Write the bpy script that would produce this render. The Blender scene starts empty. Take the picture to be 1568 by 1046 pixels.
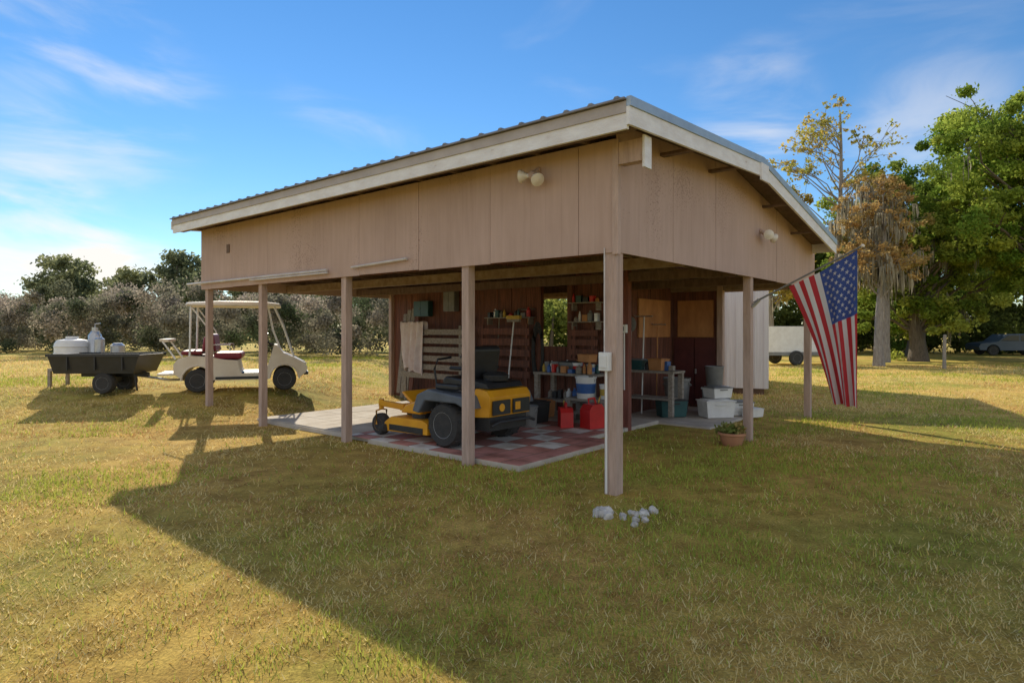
import bpy, math, random
import numpy as np
from mathutils import Vector, Matrix, Euler
random.seed(3); rng=np.random.default_rng(5)
D=bpy.data; scene=bpy.context.scene
TH=math.atan2(.769,.639); CX,CY=1.009,6.11
FL0=.06
def W(s,t): return (CX+math.cos(TH)*s-math.sin(TH)*t, CY+math.sin(TH)*s+math.cos(TH)*t)
def ss(a,b,x):
    t=np.clip((np.asarray(x,float)-a)/(b-a),0,1); return t*t*(3-2*t)
def zt(x,y):
    x=np.asarray(x,float); y=np.asarray(y,float)
    und=.02*np.sin(x*.9+1.3)*np.sin(y*.7+.4)*ss(0,3,np.abs(y-8.5)+np.maximum(0,np.abs(x)-4))
    return .37*ss(10,13.5,y)*ss(-3.5,-5.5,x)+und
def Z(x,y): return float(zt(x,y))
# ---------------- materials
def newmat(name):
    m=D.materials.new(name); m.use_nodes=True; nt=m.node_tree; nt.nodes.clear()
    o=nt.nodes.new('ShaderNodeOutputMaterial'); b=nt.nodes.new('ShaderNodeBsdfPrincipled')
    nt.links.new(b.outputs[0],o.inputs[0]); return m,nt,b,o
def mat(name,c1,c2=None,scale=3,rough=.7,bump=.15,stretch=(1,1,1),metal=0,detail=4,c3=None,bdist=.01,fine=40):
    m,nt,b,o=newmat(name); N=nt.nodes; L=nt.links
    c2=c2 or tuple(x*.7 for x in c1)
    tc=N.new('ShaderNodeTexCoord'); mp=N.new('ShaderNodeMapping'); mp.inputs['Scale'].default_value=stretch
    L.new(tc.outputs['Object'],mp.inputs[0])
    n=N.new('ShaderNodeTexNoise'); n.inputs['Scale'].default_value=scale; n.inputs['Detail'].default_value=detail
    n.inputs['Roughness'].default_value=.65
    L.new(mp.outputs[0],n.inputs['Vector'])
    r=N.new('ShaderNodeValToRGB'); r.color_ramp.elements[0].position=.32; r.color_ramp.elements[1].position=.68
    r.color_ramp.elements[0].color=(*c2,1); r.color_ramp.elements[1].color=(*c1,1)
    if c3:
        e=r.color_ramp.elements.new(.2); e.color=(*c3,1)
    L.new(n.outputs[0],r.inputs[0]); L.new(r.outputs[0],b.inputs['Base Color'])
    b.inputs['Roughness'].default_value=rough; b.inputs['Metallic'].default_value=metal
    if bump:
        n2=N.new('ShaderNodeTexNoise'); n2.inputs['Scale'].default_value=fine; n2.inputs['Detail'].default_value=3
        L.new(mp.outputs[0],n2.inputs['Vector'])
        bp=N.new('ShaderNodeBump'); bp.inputs['Strength'].default_value=bump*3 if bump<.34 else 1; bp.inputs['Distance'].default_value=bdist
        L.new(n2.outputs[0],bp.inputs['Height']); L.new(bp.outputs[0],b.inputs['Normal'])
    return m
M={}
def siding():
    m,nt,b,o=newmat('painted_siding'); N=nt.nodes;L=nt.links
    tc=N.new('ShaderNodeTexCoord'); sx=N.new('ShaderNodeSeparateXYZ'); L.new(tc.outputs['Object'],sx.inputs[0])
    ad=N.new('ShaderNodeMath'); L.new(sx.outputs[0],ad.inputs[0]); L.new(sx.outputs[1],ad.inputs[1])
    md=N.new('ShaderNodeMath'); md.operation='FRACT'
    mu=N.new('ShaderNodeMath'); mu.operation='MULTIPLY'; mu.inputs[1].default_value=1/.203; L.new(ad.outputs[0],mu.inputs[0]); L.new(mu.outputs[0],md.inputs[0])
    lt=N.new('ShaderNodeMath'); lt.operation='LESS_THAN'; lt.inputs[1].default_value=.04; L.new(md.outputs[0],lt.inputs[0])
    mp=N.new('ShaderNodeMapping'); mp.inputs['Scale'].default_value=(6,6,.6); L.new(tc.outputs['Object'],mp.inputs[0])
    n=N.new('ShaderNodeTexNoise'); n.inputs['Scale'].default_value=3; n.inputs['Detail'].default_value=6; L.new(mp.outputs[0],n.inputs['Vector'])
    n3=N.new('ShaderNodeTexNoise'); n3.inputs['Scale'].default_value=1.1; n3.inputs['Detail'].default_value=6; L.new(tc.outputs['Object'],n3.inputs['Vector'])
    av=N.new('ShaderNodeMix'); av.data_type='FLOAT'; av.inputs[0].default_value=.6; L.new(n.outputs[0],av.inputs[2]); L.new(n3.outputs[0],av.inputs[3])
    r=N.new('ShaderNodeValToRGB'); E=r.color_ramp.elements
    E[0].position=.30;E[0].color=(.46,.315,.245,1);E[1].position=.68;E[1].color=(.58,.41,.33,1)
    L.new(av.outputs[0],r.inputs[0])
    mx=N.new('ShaderNodeMix'); mx.data_type='RGBA'; mx.inputs['B'].default_value=(.25,.16,.13,1)
    k=N.new('ShaderNodeMath'); k.operation='MULTIPLY'; k.inputs[1].default_value=.14; L.new(lt.outputs[0],k.inputs[0]); L.new(k.outputs[0],mx.inputs['Factor'])
    L.new(r.outputs[0],mx.inputs['A'])
    n4=N.new('ShaderNodeTexNoise'); n4.inputs['Scale'].default_value=45; n4.inputs['Detail'].default_value=2; L.new(tc.outputs['Object'],n4.inputs['Vector'])
    n5=N.new('ShaderNodeTexNoise'); n5.inputs['Scale'].default_value=.8; L.new(tc.outputs['Object'],n5.inputs['Vector'])
    pr=N.new('ShaderNodeMath'); pr.operation='MULTIPLY'; L.new(n4.outputs[0],pr.inputs[0]); L.new(n5.outputs[0],pr.inputs[1])
    r2=N.new('ShaderNodeValToRGB'); r2.color_ramp.elements[0].position=.355; r2.color_ramp.elements[1].position=.42
    L.new(pr.outputs[0],r2.inputs[0])
    f=N.new('ShaderNodeMath'); f.operation='MULTIPLY'; f.inputs[1].default_value=.5; L.new(r2.outputs[0],f.inputs[0])
    mx2=N.new('ShaderNodeMix'); mx2.data_type='RGBA'; mx2.inputs['B'].default_value=(.2,.11,.08,1)
    L.new(f.outputs[0],mx2.inputs['Factor']); L.new(mx.outputs['Result'],mx2.inputs['A'])
    L.new(mx2.outputs['Result'],b.inputs['Base Color']); b.inputs['Roughness'].default_value=.75
    bp=N.new('ShaderNodeBump'); bp.inputs['Strength'].default_value=.3; bp.inputs['Distance'].default_value=.006
    sb=N.new('ShaderNodeMath'); sb.operation='SUBTRACT'; L.new(n.outputs[0],sb.inputs[0]); L.new(lt.outputs[0],sb.inputs[1])
    L.new(sb.outputs[0],bp.inputs['Height']); L.new(bp.outputs[0],b.inputs['Normal'])
    return m
M['siding']=siding()
M['post']=mat('painted_post',(.60,.435,.35),(.42,.29,.225),5,.7,.2,(3,3,.4))
M['redpost']=mat('dark_red_paint',(.26,.08,.055),(.15,.05,.035),5,.7,.2,(3,3,.4))
M['white']=mat('weathered_white_paint',(.88,.88,.88),(.74,.71,.69),4,.6,.15,(1,1,3),c3=(.42,.32,.28))
M['beige']=mat('beige_trim',(.50,.45,.42),(.40,.35,.32),3,.6,.1)
M['drip']=mat('blue_grey_flashing',(.42,.52,.62),(.32,.40,.5),3,.4,.05,metal=.2)
M['metal']=mat('roof_metal',(.30,.28,.27),(.22,.2,.19),2,.45,.05,metal=.4)
M['rafter']=mat('old_rafter_wood',(.22,.14,.10),(.12,.075,.05),4,.8,.2,(4,4,1))
M['joist']=mat('joist_wood',(.42,.32,.24),(.26,.17,.12),4,.8,.2,(2,2,2))
M['plank']=mat('red_brown_planks',(.27,.10,.06),(.10,.042,.03),4,.75,.25,(7,7,.5))
M['ply']=mat('plywood',(.62,.30,.11),(.42,.18,.065),4,.7,.1,(1,1,.4))
M['door']=mat('dark_red_door',(.15,.035,.03),(.09,.024,.022),3,.6,.1)
M['conc']=mat('old_concrete',(.62,.56,.48),(.46,.39,.31),3,.9,.2,c3=(.26,.21,.16))
M['black']=mat('black_plastic',(.03,.03,.032),(.02,.02,.02),6,.45,.05)
M['rubber']=mat('tyre_rubber',(.035,.035,.035),(.055,.05,.045),12,.85,.3)
M['rim']=mat('grey_rim',(.6,.6,.58),(.4,.4,.4),6,.4,.0,metal=.2)
M['yellow']=mat('mower_yellow',(.85,.40,.02),(.72,.31,.02),4,.35,.0)
M['dgrey']=mat('dark_grey_plastic',(.14,.16,.19),(.09,.105,.125),4,.5,.05)
M['cream']=mat('cream_body',(.82,.73,.59),(.70,.59,.45),3,.35,.0)
M['maroon']=mat('maroon_vinyl',(.26,.02,.035),(.17,.015,.02),5,.45,.05)
M['steel']=mat('galvanised_steel',(.6,.6,.6),(.42,.42,.42),5,.35,.05,metal=.6)
M['plastw']=mat('white_plastic',(.84,.83,.80),(.72,.70,.66),4,.45,.05)
M['red']=mat('red_plastic',(.65,.03,.025),(.5,.02,.018),4,.4,.05)
M['blue']=mat('blue_plastic',(.05,.15,.42),(.03,.1,.3),4,.4,.05)
M['teal']=mat('dark_teal_plastic',(.03,.11,.11),(.02,.07,.07),4,.4,.05)
M['grey']=mat('grey_plastic',(.26,.26,.25),(.18,.18,.17),4,.5,.05)
M['towel']=mat('towel_cloth',(.86,.76,.72),(.76,.62,.58),9,.95,.3)
M['oldwood']=mat('weathered_wood',(.42,.37,.31),(.24,.20,.16),5,.85,.3,(1,4,6))
M['terra']=mat('terracotta',(.55,.28,.15),(.45,.2,.11),6,.8,.1)
M['rock']=mat('pale_rock',(.72,.68,.62),(.40,.36,.31),8,.9,.3)
M['lampw']=mat('floodlight_glass',(.84,.78,.66),(.74,.66,.52),6,.3,.0)
M['pipe']=mat('pvc_pipe',(.70,.66,.63),(.54,.48,.44),5,.5,.0)
M['wsid']=mat('white_metal_siding',(.82,.80,.79),(.70,.67,.65),3,.5,.05,(8,8,.3))
M['bark']=mat('bark',(.20,.16,.12),(.10,.08,.06),6,.9,.3,(3,3,.6),bdist=.03)
M['barkp']=mat('pale_bark',(.42,.38,.34),(.24,.21,.19),6,.9,.3,(3,3,.6),bdist=.03)
M['yel2']=mat('yellow_bristle',(.6,.42,.08),(.5,.33,.06),9,.9,.2)
M['carp']=mat('blue_car_paint',(.07,.10,.15),(.05,.08,.12),2,.35,0)
M['glass']=mat('dark_window_glass',(.03,.04,.05),(.02,.03,.04),2,.15,0)
def tilem():
    m,nt,b,o=newmat('red_white_tiles'); N=nt.nodes;L=nt.links
    tc=N.new('ShaderNodeTexCoord')
    ch=N.new('ShaderNodeTexBrick'); ch.offset=0; ch.squash=1
    ch.inputs['Scale'].default_value=1; ch.inputs['Brick Width'].default_value=.405; ch.inputs['Row Height'].default_value=.405
    ch.inputs['Mortar Size'].default_value=.008; ch.inputs['Mortar'].default_value=(.2,.15,.11,1)
    ck=N.new('ShaderNodeTexChecker'); ck.inputs['Scale'].default_value=1/.405
    ck.inputs['Color1'].default_value=(.80,.76,.70,1); ck.inputs['Color2'].default_value=(.58,.26,.21,1)
    L.new(tc.outputs['Object'],ch.inputs['Vector']); L.new(tc.outputs['Object'],ck.inputs['Vector'])
    w=N.new('ShaderNodeTexWhiteNoise'); w.noise_dimensions='2D'
    sn=N.new('ShaderNodeVectorMath'); sn.operation='SNAP'; sn.inputs[1].default_value=(.405,.405,1)
    L.new(tc.outputs['Object'],sn.inputs[0]); L.new(sn.outputs[0],w.inputs['Vector'])
    gt=N.new('ShaderNodeMath'); gt.operation='GREATER_THAN'; gt.inputs[1].default_value=.7; L.new(w.outputs[0],gt.inputs[0])
    m0=N.new('ShaderNodeMix'); m0.data_type='RGBA'; m0.inputs['B'].default_value=(.53,.24,.2,1); L.new(gt.outputs[0],m0.inputs['Factor']); L.new(ck.outputs[0],m0.inputs['A'])
    L.new(m0.outputs['Result'],ch.inputs['Color1']); L.new(m0.outputs['Result'],ch.inputs['Color2'])
    n=N.new('ShaderNodeTexNoise'); n.inputs['Scale'].default_value=4; n.inputs['Detail'].default_value=6; L.new(tc.outputs['Object'],n.inputs['Vector'])
    r=N.new('ShaderNodeValToRGB'); r.color_ramp.elements[0].position=.32; r.color_ramp.elements[0].color=(.5,.42,.35,1); r.color_ramp.elements[1].position=.56
    L.new(n.outputs[0],r.inputs[0])
    mx=N.new('ShaderNodeMix'); mx.data_type='RGBA'; mx.blend_type='MULTIPLY'; mx.inputs['Factor'].default_value=.8
    L.new(ch.outputs[0],mx.inputs['A']); L.new(r.outputs[0],mx.inputs['B']); L.new(mx.outputs['Result'],b.inputs['Base Color']); b.inputs['Roughness'].default_value=.7
    return m
M['tile']=tilem()
def attrmat(name,transl=.35):
    m=D.materials.new(name); m.use_nodes=True; nt=m.node_tree; nt.nodes.clear(); N=nt.nodes;L=nt.links
    o=N.new('ShaderNodeOutputMaterial'); a=N.new('ShaderNodeAttribute'); a.attribute_name='Col'
    d=N.new('ShaderNodeBsdfDiffuse')
    t=N.new('ShaderNodeBsdfTranslucent'); mx=N.new('ShaderNodeMixShader'); mx.inputs[0].default_value=transl
    L.new(a.outputs['Color'],d.inputs['Color']); L.new(a.outputs['Color'],t.inputs['Color'])
    L.new(d.outputs[0],mx.inputs[1]); L.new(t.outputs[0],mx.inputs[2]); L.new(mx.outputs[0],o.inputs[0]); return m
M['leaf']=attrmat('foliage',.5); M['blade']=attrmat('grass_blades',.45)
def groundm():
    m,nt,b,o=newmat('lawn_ground'); N=nt.nodes;L=nt.links
    tc=N.new('ShaderNodeTexCoord')
    def noise(s,d=4,r=.6):
        n=N.new('ShaderNodeTexNoise'); n.inputs['Scale'].default_value=s; n.inputs['Detail'].default_value=d; n.inputs['Roughness'].default_value=r
        L.new(tc.outputs['Object'],n.inputs['Vector']); return n
    def ramp(n,cs):
        r=N.new('ShaderNodeValToRGB'); e=r.color_ramp.elements
        e[0].position,e[0].color=cs[0][0],(*cs[0][1],1); e[1].position,e[1].color=cs[-1][0],(*cs[-1][1],1)
        for p,c in cs[1:-1]:
            k=e.new(p); k.color=(*c,1)
        L.new(n.outputs[0],r.inputs[0]); return r
    big=ramp(noise(.35,5),[(.35,(.46,.46,.10)),(.5,(.74,.57,.15)),(.65,(.86,.60,.19))])
    med=ramp(noise(2.6,7,.75),[(.3,(.40,.31,.24)),(.60,(1.12,1.1,1.05))])
    fine=ramp(noise(60,3,.8),[(.3,(.4,.4,.4)),(.7,(1.35,1.35,1.3))])
    x=N.new('ShaderNodeMix'); x.data_type='RGBA'; x.blend_type='MULTIPLY'; x.inputs['Factor'].default_value=.85
    L.new(big.outputs[0],x.inputs['A']); L.new(med.outputs[0],x.inputs['B'])
    y=N.new('ShaderNodeMix'); y.data_type='RGBA'; y.blend_type='MULTIPLY'; y.inputs['Factor'].default_value=.85
    L.new(x.outputs['Result'],y.inputs['A']); L.new(fine.outputs[0],y.inputs['B'])
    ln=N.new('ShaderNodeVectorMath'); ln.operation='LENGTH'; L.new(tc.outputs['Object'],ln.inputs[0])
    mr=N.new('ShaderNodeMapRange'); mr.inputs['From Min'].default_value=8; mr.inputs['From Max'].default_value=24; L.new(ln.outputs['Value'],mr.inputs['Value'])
    z=N.new('ShaderNodeMix'); z.data_type='RGBA'; z.blend_type='MULTIPLY'; z.inputs['B'].default_value=(.72,.66,.62,1)  # thatch shadow painted into the ground colour, fading out with distance
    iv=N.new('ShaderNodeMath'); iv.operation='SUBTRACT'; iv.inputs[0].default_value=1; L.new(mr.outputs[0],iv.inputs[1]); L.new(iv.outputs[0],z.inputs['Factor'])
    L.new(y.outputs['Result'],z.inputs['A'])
    L.new(z.outputs['Result'],b.inputs['Base Color']); b.inputs['Roughness'].default_value=.95; b.inputs['Specular IOR Level'].default_value=.1
    bp=N.new('ShaderNodeBump'); bp.inputs['Strength'].default_value=.5; bp.inputs['Distance'].default_value=.03
    L.new(noise(25,4,.8).outputs[0],bp.inputs['Height']); L.new(bp.outputs[0],b.inputs['Normal'])
    return m
M['ground']=groundm()
# ---------------- geometry helpers
def box(x0,x1,y0,y1,z0,z1):
    return ([(x0,y0,z0),(x1,y0,z0),(x1,y1,z0),(x0,y1,z0),(x0,y0,z1),(x1,y0,z1),(x1,y1,z1),(x0,y1,z1)],
     [(0,3,2,1),(4,5,6,7),(0,1,5,4),(1,2,6,5),(2,3,7,6),(3,0,4,7)])
BF=box(0,1,0,1,0,1)[1]
def xf(g,loc=(0,0,0),rot=(0,0,0)):
    R=Euler(rot).to_matrix(); l=Vector(loc)
    return ([tuple(R@Vector(v)+l) for v in g[0]],g[1])
def rbox(c,sz,rot=(0,0,0)):
    a,b,h=sz; return xf(box(-a/2,a/2,-b/2,b/2,-h/2,h/2),c,rot)
def tube(pts,rad,seg=8):
    pts=[Vector(p) for p in pts]; n=len(pts)
    if not hasattr(rad,'__len__'): rad=[rad]*n
    V=[];F=[]
    for i,p in enumerate(pts):
        d=(pts[min(i+1,n-1)]-pts[max(i-1,0)]).normalized()
        a=Vector((1,0,0))
        if abs(d.z)<.99: a=d.cross(Vector((0,0,1))).normalized()
        b=d.cross(a)
        for k in range(seg):
            an=2*math.pi*k/seg; V.append(tuple(p+(a*math.cos(an)+b*math.sin(an))*rad[i]))
    for i in range(n-1):
        for k in range(seg):
            k2=(k+1)%seg; F.append((i*seg+k,i*seg+k2,(i+1)*seg+k2,(i+1)*seg+k))
    F.append(tuple(range(seg))[::-1]); F.append(tuple((n-1)*seg+k for k in range(seg)))
    return V,F
def lathe(prof,seg=24,loc=(0,0,0),axis='z'):
    V=[];F=[]
    for r,z in prof:
        for k in range(seg):
            an=2*math.pi*k/seg; x,y=r*math.cos(an),r*math.sin(an)
            v=(x,y,z) if axis=='z' else (x,z,y) if axis=='y' else (z,x,y)
            V.append((v[0]+loc[0],v[1]+loc[1],v[2]+loc[2]))
    for i in range(len(prof)-1):
        for k in range(seg):
            k2=(k+1)%seg; F.append((i*seg+k,i*seg+k2,(i+1)*seg+k2,(i+1)*seg+k))
    F.append(tuple(range(seg))[::-1]); F.append(tuple((len(prof)-1)*seg+k for k in range(seg)))
    return V,F
def prism(poly,lo,hi):
    n=len(poly); V=[(a,lo,b) for a,b in poly]+[(a,hi,b) for a,b in poly]
    F=[tuple(range(n)),tuple(range(2*n-1,n-1,-1))]+[(i,i+n,(i+1)%n+n,(i+1)%n) for i in range(n)]
    return V,F
def sph(c,r,seg=12,rings=8):
    if not hasattr(r,'__len__'): r=(r,r,r)
    V=[];F=[]
    for i in range(rings+1):
        ph=math.pi*i/rings
        for k in range(seg):
            an=2*math.pi*k/seg; V.append((c[0]+r[0]*math.sin(ph)*math.cos(an),c[1]+r[1]*math.sin(ph)*math.sin(an),c[2]-r[2]*math.cos(ph)))
    for i in range(rings):
        for k in range(seg):
            k2=(k+1)%seg; F.append((i*seg+k,i*seg+k2,(i+1)*seg+k2,(i+1)*seg+k))
    return V,F
def obj(name,parts,parent=None,loc=(0,0,0),rz=0,smooth=False,bevel=0,rot=None):
    V=[];F=[];MI=[];mats=[]
    for g,mk in parts:
        if mk not in mats: mats.append(mk)
        o=len(V); V+=list(g[0]); F+=[tuple(i+o for i in f) for f in g[1]]; MI+=[mats.index(mk)]*len(g[1])
    me=D.meshes.new(name); me.from_pydata(V,[],F)
    for k in mats: me.materials.append(M[k])
    me.polygons.foreach_set('material_index',MI)
    import bmesh
    bm=bmesh.new(); bm.from_mesh(me); bmesh.ops.recalc_face_normals(bm,faces=bm.faces); bm.to_mesh(me); bm.free()
    if smooth:
        me.polygons.foreach_set('use_smooth',[True]*len(me.polygons))
        try: me.set_sharp_from_angle(angle=math.radians(40))
        except Exception: pass
    ob=D.objects.new(name,me); scene.collection.objects.link(ob)
    ob.location=loc; ob.rotation_euler=rot or (0,0,rz)
    if parent: ob.parent=parent
    if bevel:
        b=ob.modifiers.new('bevel','BEVEL'); b.width=bevel; b.segments=2; b.limit_method='ANGLE'; b.angle_limit=math.radians(40)
    return ob
def root(name,loc,rz=0,sc=1):
    e=D.objects.new(name,None); scene.collection.objects.link(e); e.location=loc; e.rotation_euler=(0,0,rz); e.empty_display_size=.2; e.scale=(sc,sc,sc); return e
def L3(s,t,z): x,y=W(s,t); return (x,y,z)
def fastmesh(name,V,nper,cols,matkey,parent=None):
    n=len(V); me=D.meshes.new(name); me.vertices.add(n); me.vertices.foreach_set('co',V.astype(np.float32).ravel())
    nf=n//nper; me.loops.add(n); me.loops.foreach_set('vertex_index',np.arange(n,dtype=np.int32))
    me.polygons.add(nf); me.polygons.foreach_set('loop_start',np.arange(0,n,nper,dtype=np.int32))
    me.update(calc_edges=True)
    a=me.color_attributes.new('Col','FLOAT_COLOR','POINT'); c=np.ones((n,4),np.float32); c[:,:3]=cols; a.data.foreach_set('color',c.ravel())
    me.materials.append(M[matkey]); ob=D.objects.new(name,me); scene.collection.objects.link(ob)
    if parent: ob.parent=parent
    return ob
# ---------------- ground
def axis(n,near,far):
    u=np.linspace(-1,1,n); return near*u*6+np.sign(u)*(np.abs(u)**7)*far
xs=axis(141,6,1500); ys=axis(141,6,1500)+8
X,Y=np.meshgrid(xs,ys); ZZ=zt(X,Y)
V=np.stack([X,Y,ZZ],-1).reshape(-1,3).tolist(); n=141
F=[(j*n+i,j*n+i+1,(j+1)*n+i+1,(j+1)*n+i) for j in range(n-1) for i in range(n-1)]
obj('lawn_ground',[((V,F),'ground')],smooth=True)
# ---------------- grass
def vnoise(x,y,f,seed):
    r=np.random.default_rng(seed); T=r.random((256,256)); u=x*f+500; v=y*f+500
    i=np.floor(u).astype(int); j=np.floor(v).astype(int); a=u-i; b=v-j; a=a*a*(3-2*a); b=b*b*(3-2*b)
    g=lambda p,q: T[p%256,q%256]
    return (g(i,j)*(1-a)+g(i+1,j)*a)*(1-b)+(g(i,j+1)*(1-a)+g(i+1,j+1)*a)*b
def grass():
    N2=4600000
    x=(rng.random(N2)*2-1); y=1.3+rng.random(N2)*27
    hw=.88*y+1.2; x=x*26
    Dm=np.minimum(1,(3.2/y)**1.3)
    ok=(np.abs(x)<hw)&(rng.random(N2)<Dm)
    x=x[ok];y=y[ok]
    s=math.cos(TH)*(x-CX)+math.sin(TH)*(y-CY); t=-math.sin(TH)*(x-CX)+math.cos(TH)*(y-CY)
    ok=~(((s>.15)&(s<2.33)&(t>1.33)&(t<7.33))|((s>2.2)&(s<4.55)&(t>1.78)&(t<7.33))|((s>4.2)&(s<7)&(t>.75)&(t<8)))
    ok&=~((s>1.4)&(t>.1)&(s<7)&(t<1.8)&(rng.random(len(x))<.75))
    x=x[ok];y=y[ok]
    gn=.55*vnoise(x,y,.45,1)+.3*vnoise(x,y,1.3,2)+.15*vnoise(x,y,4,3)
    dn=.5*vnoise(x,y,.8,4)+.3*vnoise(x,y,2.3,5)+.2*vnoise(x,y,7,6)
    ok=rng.random(len(x))<np.clip((.72-dn)*5,.12,1)*np.clip(.45+1.1*vnoise(x,y,11,9),.3,1)
    x=x[ok];y=y[ok];gn=gn[ok];dn=dn[ok]; n=len(x)
    print('blades',n)
    sc=(np.maximum(y,3)/3)**.6
    gm=np.clip((gn-.44)*2.6+.30*ss(-1,4,x)*ss(13,9,y)-.1,.03,.9)
    green=rng.random(n)<gm
    h=np.where(green,.020+.035*rng.random(n),.018+.045*rng.random(n)**1.5)*sc**.6
    w=np.where(green,.0028+.0022*rng.random(n),.0022+.0024*rng.random(n))*sc
    lean=np.where(green,.2+.8*rng.random(n),.7+.85*rng.random(n)); az=rng.random(n)*2*np.pi; fa=az+np.pi/2+rng.normal(0,.5,n)
    z=zt(x,y)-.004
    dx=np.sin(lean)*np.cos(az)*h; dy=np.sin(lean)*np.sin(az)*h; dz=np.cos(lean)*h+.007
    P=np.zeros((n,3,3))
    P[:,0]=np.stack([x-np.cos(fa)*w,y-np.sin(fa)*w,z],-1); P[:,1]=np.stack([x+np.cos(fa)*w,y+np.sin(fa)*w,z],-1); P[:,2]=np.stack([x+dx,y+dy,z+dz],-1)
    r=rng.random((n,1)); r2=rng.random((n,1))
    cg=np.array([.30,.38,.06])*(1-r)+np.array([.60,.60,.12])*r
    ct=np.array([.80,.57,.17])*(1-r)+np.array([.97,.84,.46])*r
    cb=np.array([.48,.27,.12])*(1-r)+np.array([.70,.42,.18])*r
    pb=np.clip(.2+(vnoise(x,y,.5,7)-.55)*1.6,.08,.6)[:,None]
    c=np.where(green[:,None],cg,np.where(r2<pb,cb,ct))
    c=np.repeat(c,3,axis=0)
    fastmesh('lawn_grass',P.reshape(-1,3),3,c,'blade')
grass()
# ---------------- building
T_END=8.85
B=root('open_pole_shed',(CX,CY,0),TH)
def top(s):
    return 3.63+(s+.45)*.0571 if s<3.05 else 3.83-(s-3.05)*.1645
SR0,SR1,TR0,TR1=-.45,6.96,-.38,9.02
parts=[]
for a,b in ((SR0,3.05),(3.05,SR1)):
    for z0,z1,mk in ((-.05,-.025,'rafter'),(-.022,0,'metal')):
        V=[(a,TR0+.01,top(a)+z0),(b,TR0+.01,top(b)+z0),(b,TR1-.01,top(b)+z0),(a,TR1-.01,top(a)+z0)]
        V+=[(v[0],v[1],v[2]+z1-z0) for v in V]
        parts.append(((V,BF),mk))
obj('roof_deck',parts,B)
parts=[]; tt=TR0+.08
while tt<TR1-.02:
    for a,b in ((SR0-.06,3.05),(3.05,SR1+.05)):
        V=[]
        for s_ in (a,b):
            z=top(s_)
            V+=[(s_,tt-.035,z-.004),(s_,tt+.035,z-.004),(s_,tt+.016,z+.022),(s_,tt-.016,z+.022)]
        parts.append(((V,[(0,1,2,3),(4,7,6,5),(0,4,5,1),(1,5,6,2),(2,6,7,3),(3,7,4,0)]),'metal'))
    tt+=.27
parts.append((box(SR0-.06,SR0,TR0,TR1,top(SR0)-.018,top(SR0)-.001),'metal'))
obj('metal_roof_ribs',parts,B)
z0=top(SR0)
obj('eave_fascia',[(box(SR0-.005,SR0+.03,TR0+.003,4.2,z0-.265,z0-.125),'white'),(box(SR0-.003,SR0+.03,4.204,TR1,z0-.262,z0-.125),'white'),(box(SR0-.02,SR0+.03,TR0+.003,TR1,z0-.124,z0-.024),'beige'),
   (box(SR1-.03,SR1,TR0+.003,TR1,top(SR1)-.2,top(SR1)-.03),'white')],B)
def rake(t0,t1,za,zb,mk):
    ps=[]
    for a,b in ((SR0-.022,3.05),(3.05,SR1+.02)):
        V=[(a,t0,top(a)+za),(b,t0,top(b)+za),(b,t1,top(b)+za),(a,t1,top(a)+za)]
        V+=[(v[0],v[1],v[2]+zb-za) for v in V]; ps.append(((V,BF),mk))
    return ps
obj('rake_fascia',rake(TR0-.03,TR0,-.235,-.075,'white')+rake(TR0-.045,TR0-.001,-.073,.012,'drip')+rake(TR1,TR1+.03,-.2,-.05,'white')
    +[(box(2.92,3.2,TR0-.055,TR0-.031,top(3.05)-.3,top(3.05)-.08),'white')],B)
parts=[]; tt=.3
while tt<T_END:
    for a,b in ((SR0+.035,3.05),(3.05,SR1-.035)):
        V=[(a,tt,top(a)-.2),(b,tt,top(b)-.2),(b,tt+.04,top(b)-.2),(a,tt+.04,top(a)-.2)]
        V+=[(v[0],v[1],v[2]+.148) for v in V]; parts.append(((V,BF),'rafter'))
    tt+=.61
for ss_ in (SR0+.1,.9,2.2,4.2,5.6): parts.append((box(ss_,ss_+.09,TR0+.004,TR1-.004,top(ss_)-.235,top(ss_)-.202),'rafter'))
obj('rafters',parts,B)
parts=[]
E_=[0.0,.42,1.62,2.82,4.04,5.24,6.46,7.66,8.85]
for a,nx in zip(E_,E_[1:]):
    parts.append((box(-.018+random.uniform(-.002,.002),0,a+.003,nx-.003,2.35+random.uniform(-.006,.006),3.45),'siding'))
obj('eave_wall_band',parts,B)
parts=[];edges=[.0,1.22,2.44,3.66,4.88,6.1,7.1]
for a,b in zip(edges,edges[1:]):
    cuts=[a+.003,b-.003]
    if a<3.05<b: cuts=[a+.003,3.05,b-.003]
    z=2.35+random.uniform(-.006,.006); t0=-.02+random.uniform(-.002,.002)
    for c,d in zip(cuts,cuts[1:]):
        V=[(c,t0,z),(d,t0,z),(d,-.001,z),(c,-.001,z),(c,t0,top(c)-.06),(d,t0,top(d)-.06),(d,-.001,top(d)-.06),(c,-.001,top(c)-.06)]
        parts.append(((V,BF),'siding'))
obj('gable_wall_band',parts,B)
V=[(0,8.83,2.35),(3.05,8.83,2.35),(7.1,8.83,2.35),(7.1,8.83,top(7.1)-.06),(3.05,8.83,top(3.05)-.06),(0,8.83,top(0)-.06)]
obj('far_gable_band',[((V+[(a,8.85,c) for a,b,c in V],[(0,1,2,3,4,5),(11,10,9,8,7,6),(0,6,7,1),(1,7,8,2),(2,8,9,3),(3,9,10,4),(4,10,11,5),(5,11,6,0)]),'siding'),
   (box(7.08,7.1,0,8.82,2.35,3.1),'siding')],B)
obj('corner_trim',[(box(-.037,-.022,-.045,.02,2.33,3.44),'post'),(box(-.0215,.02,-.045,-.024,2.33,3.44),'post'),
   (box(-.03,.08,-.31,-.047,3.19,3.40),'post'),(box(-.05,.09,-.335,-.312,3.12,3.42),'white')],B)
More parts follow.
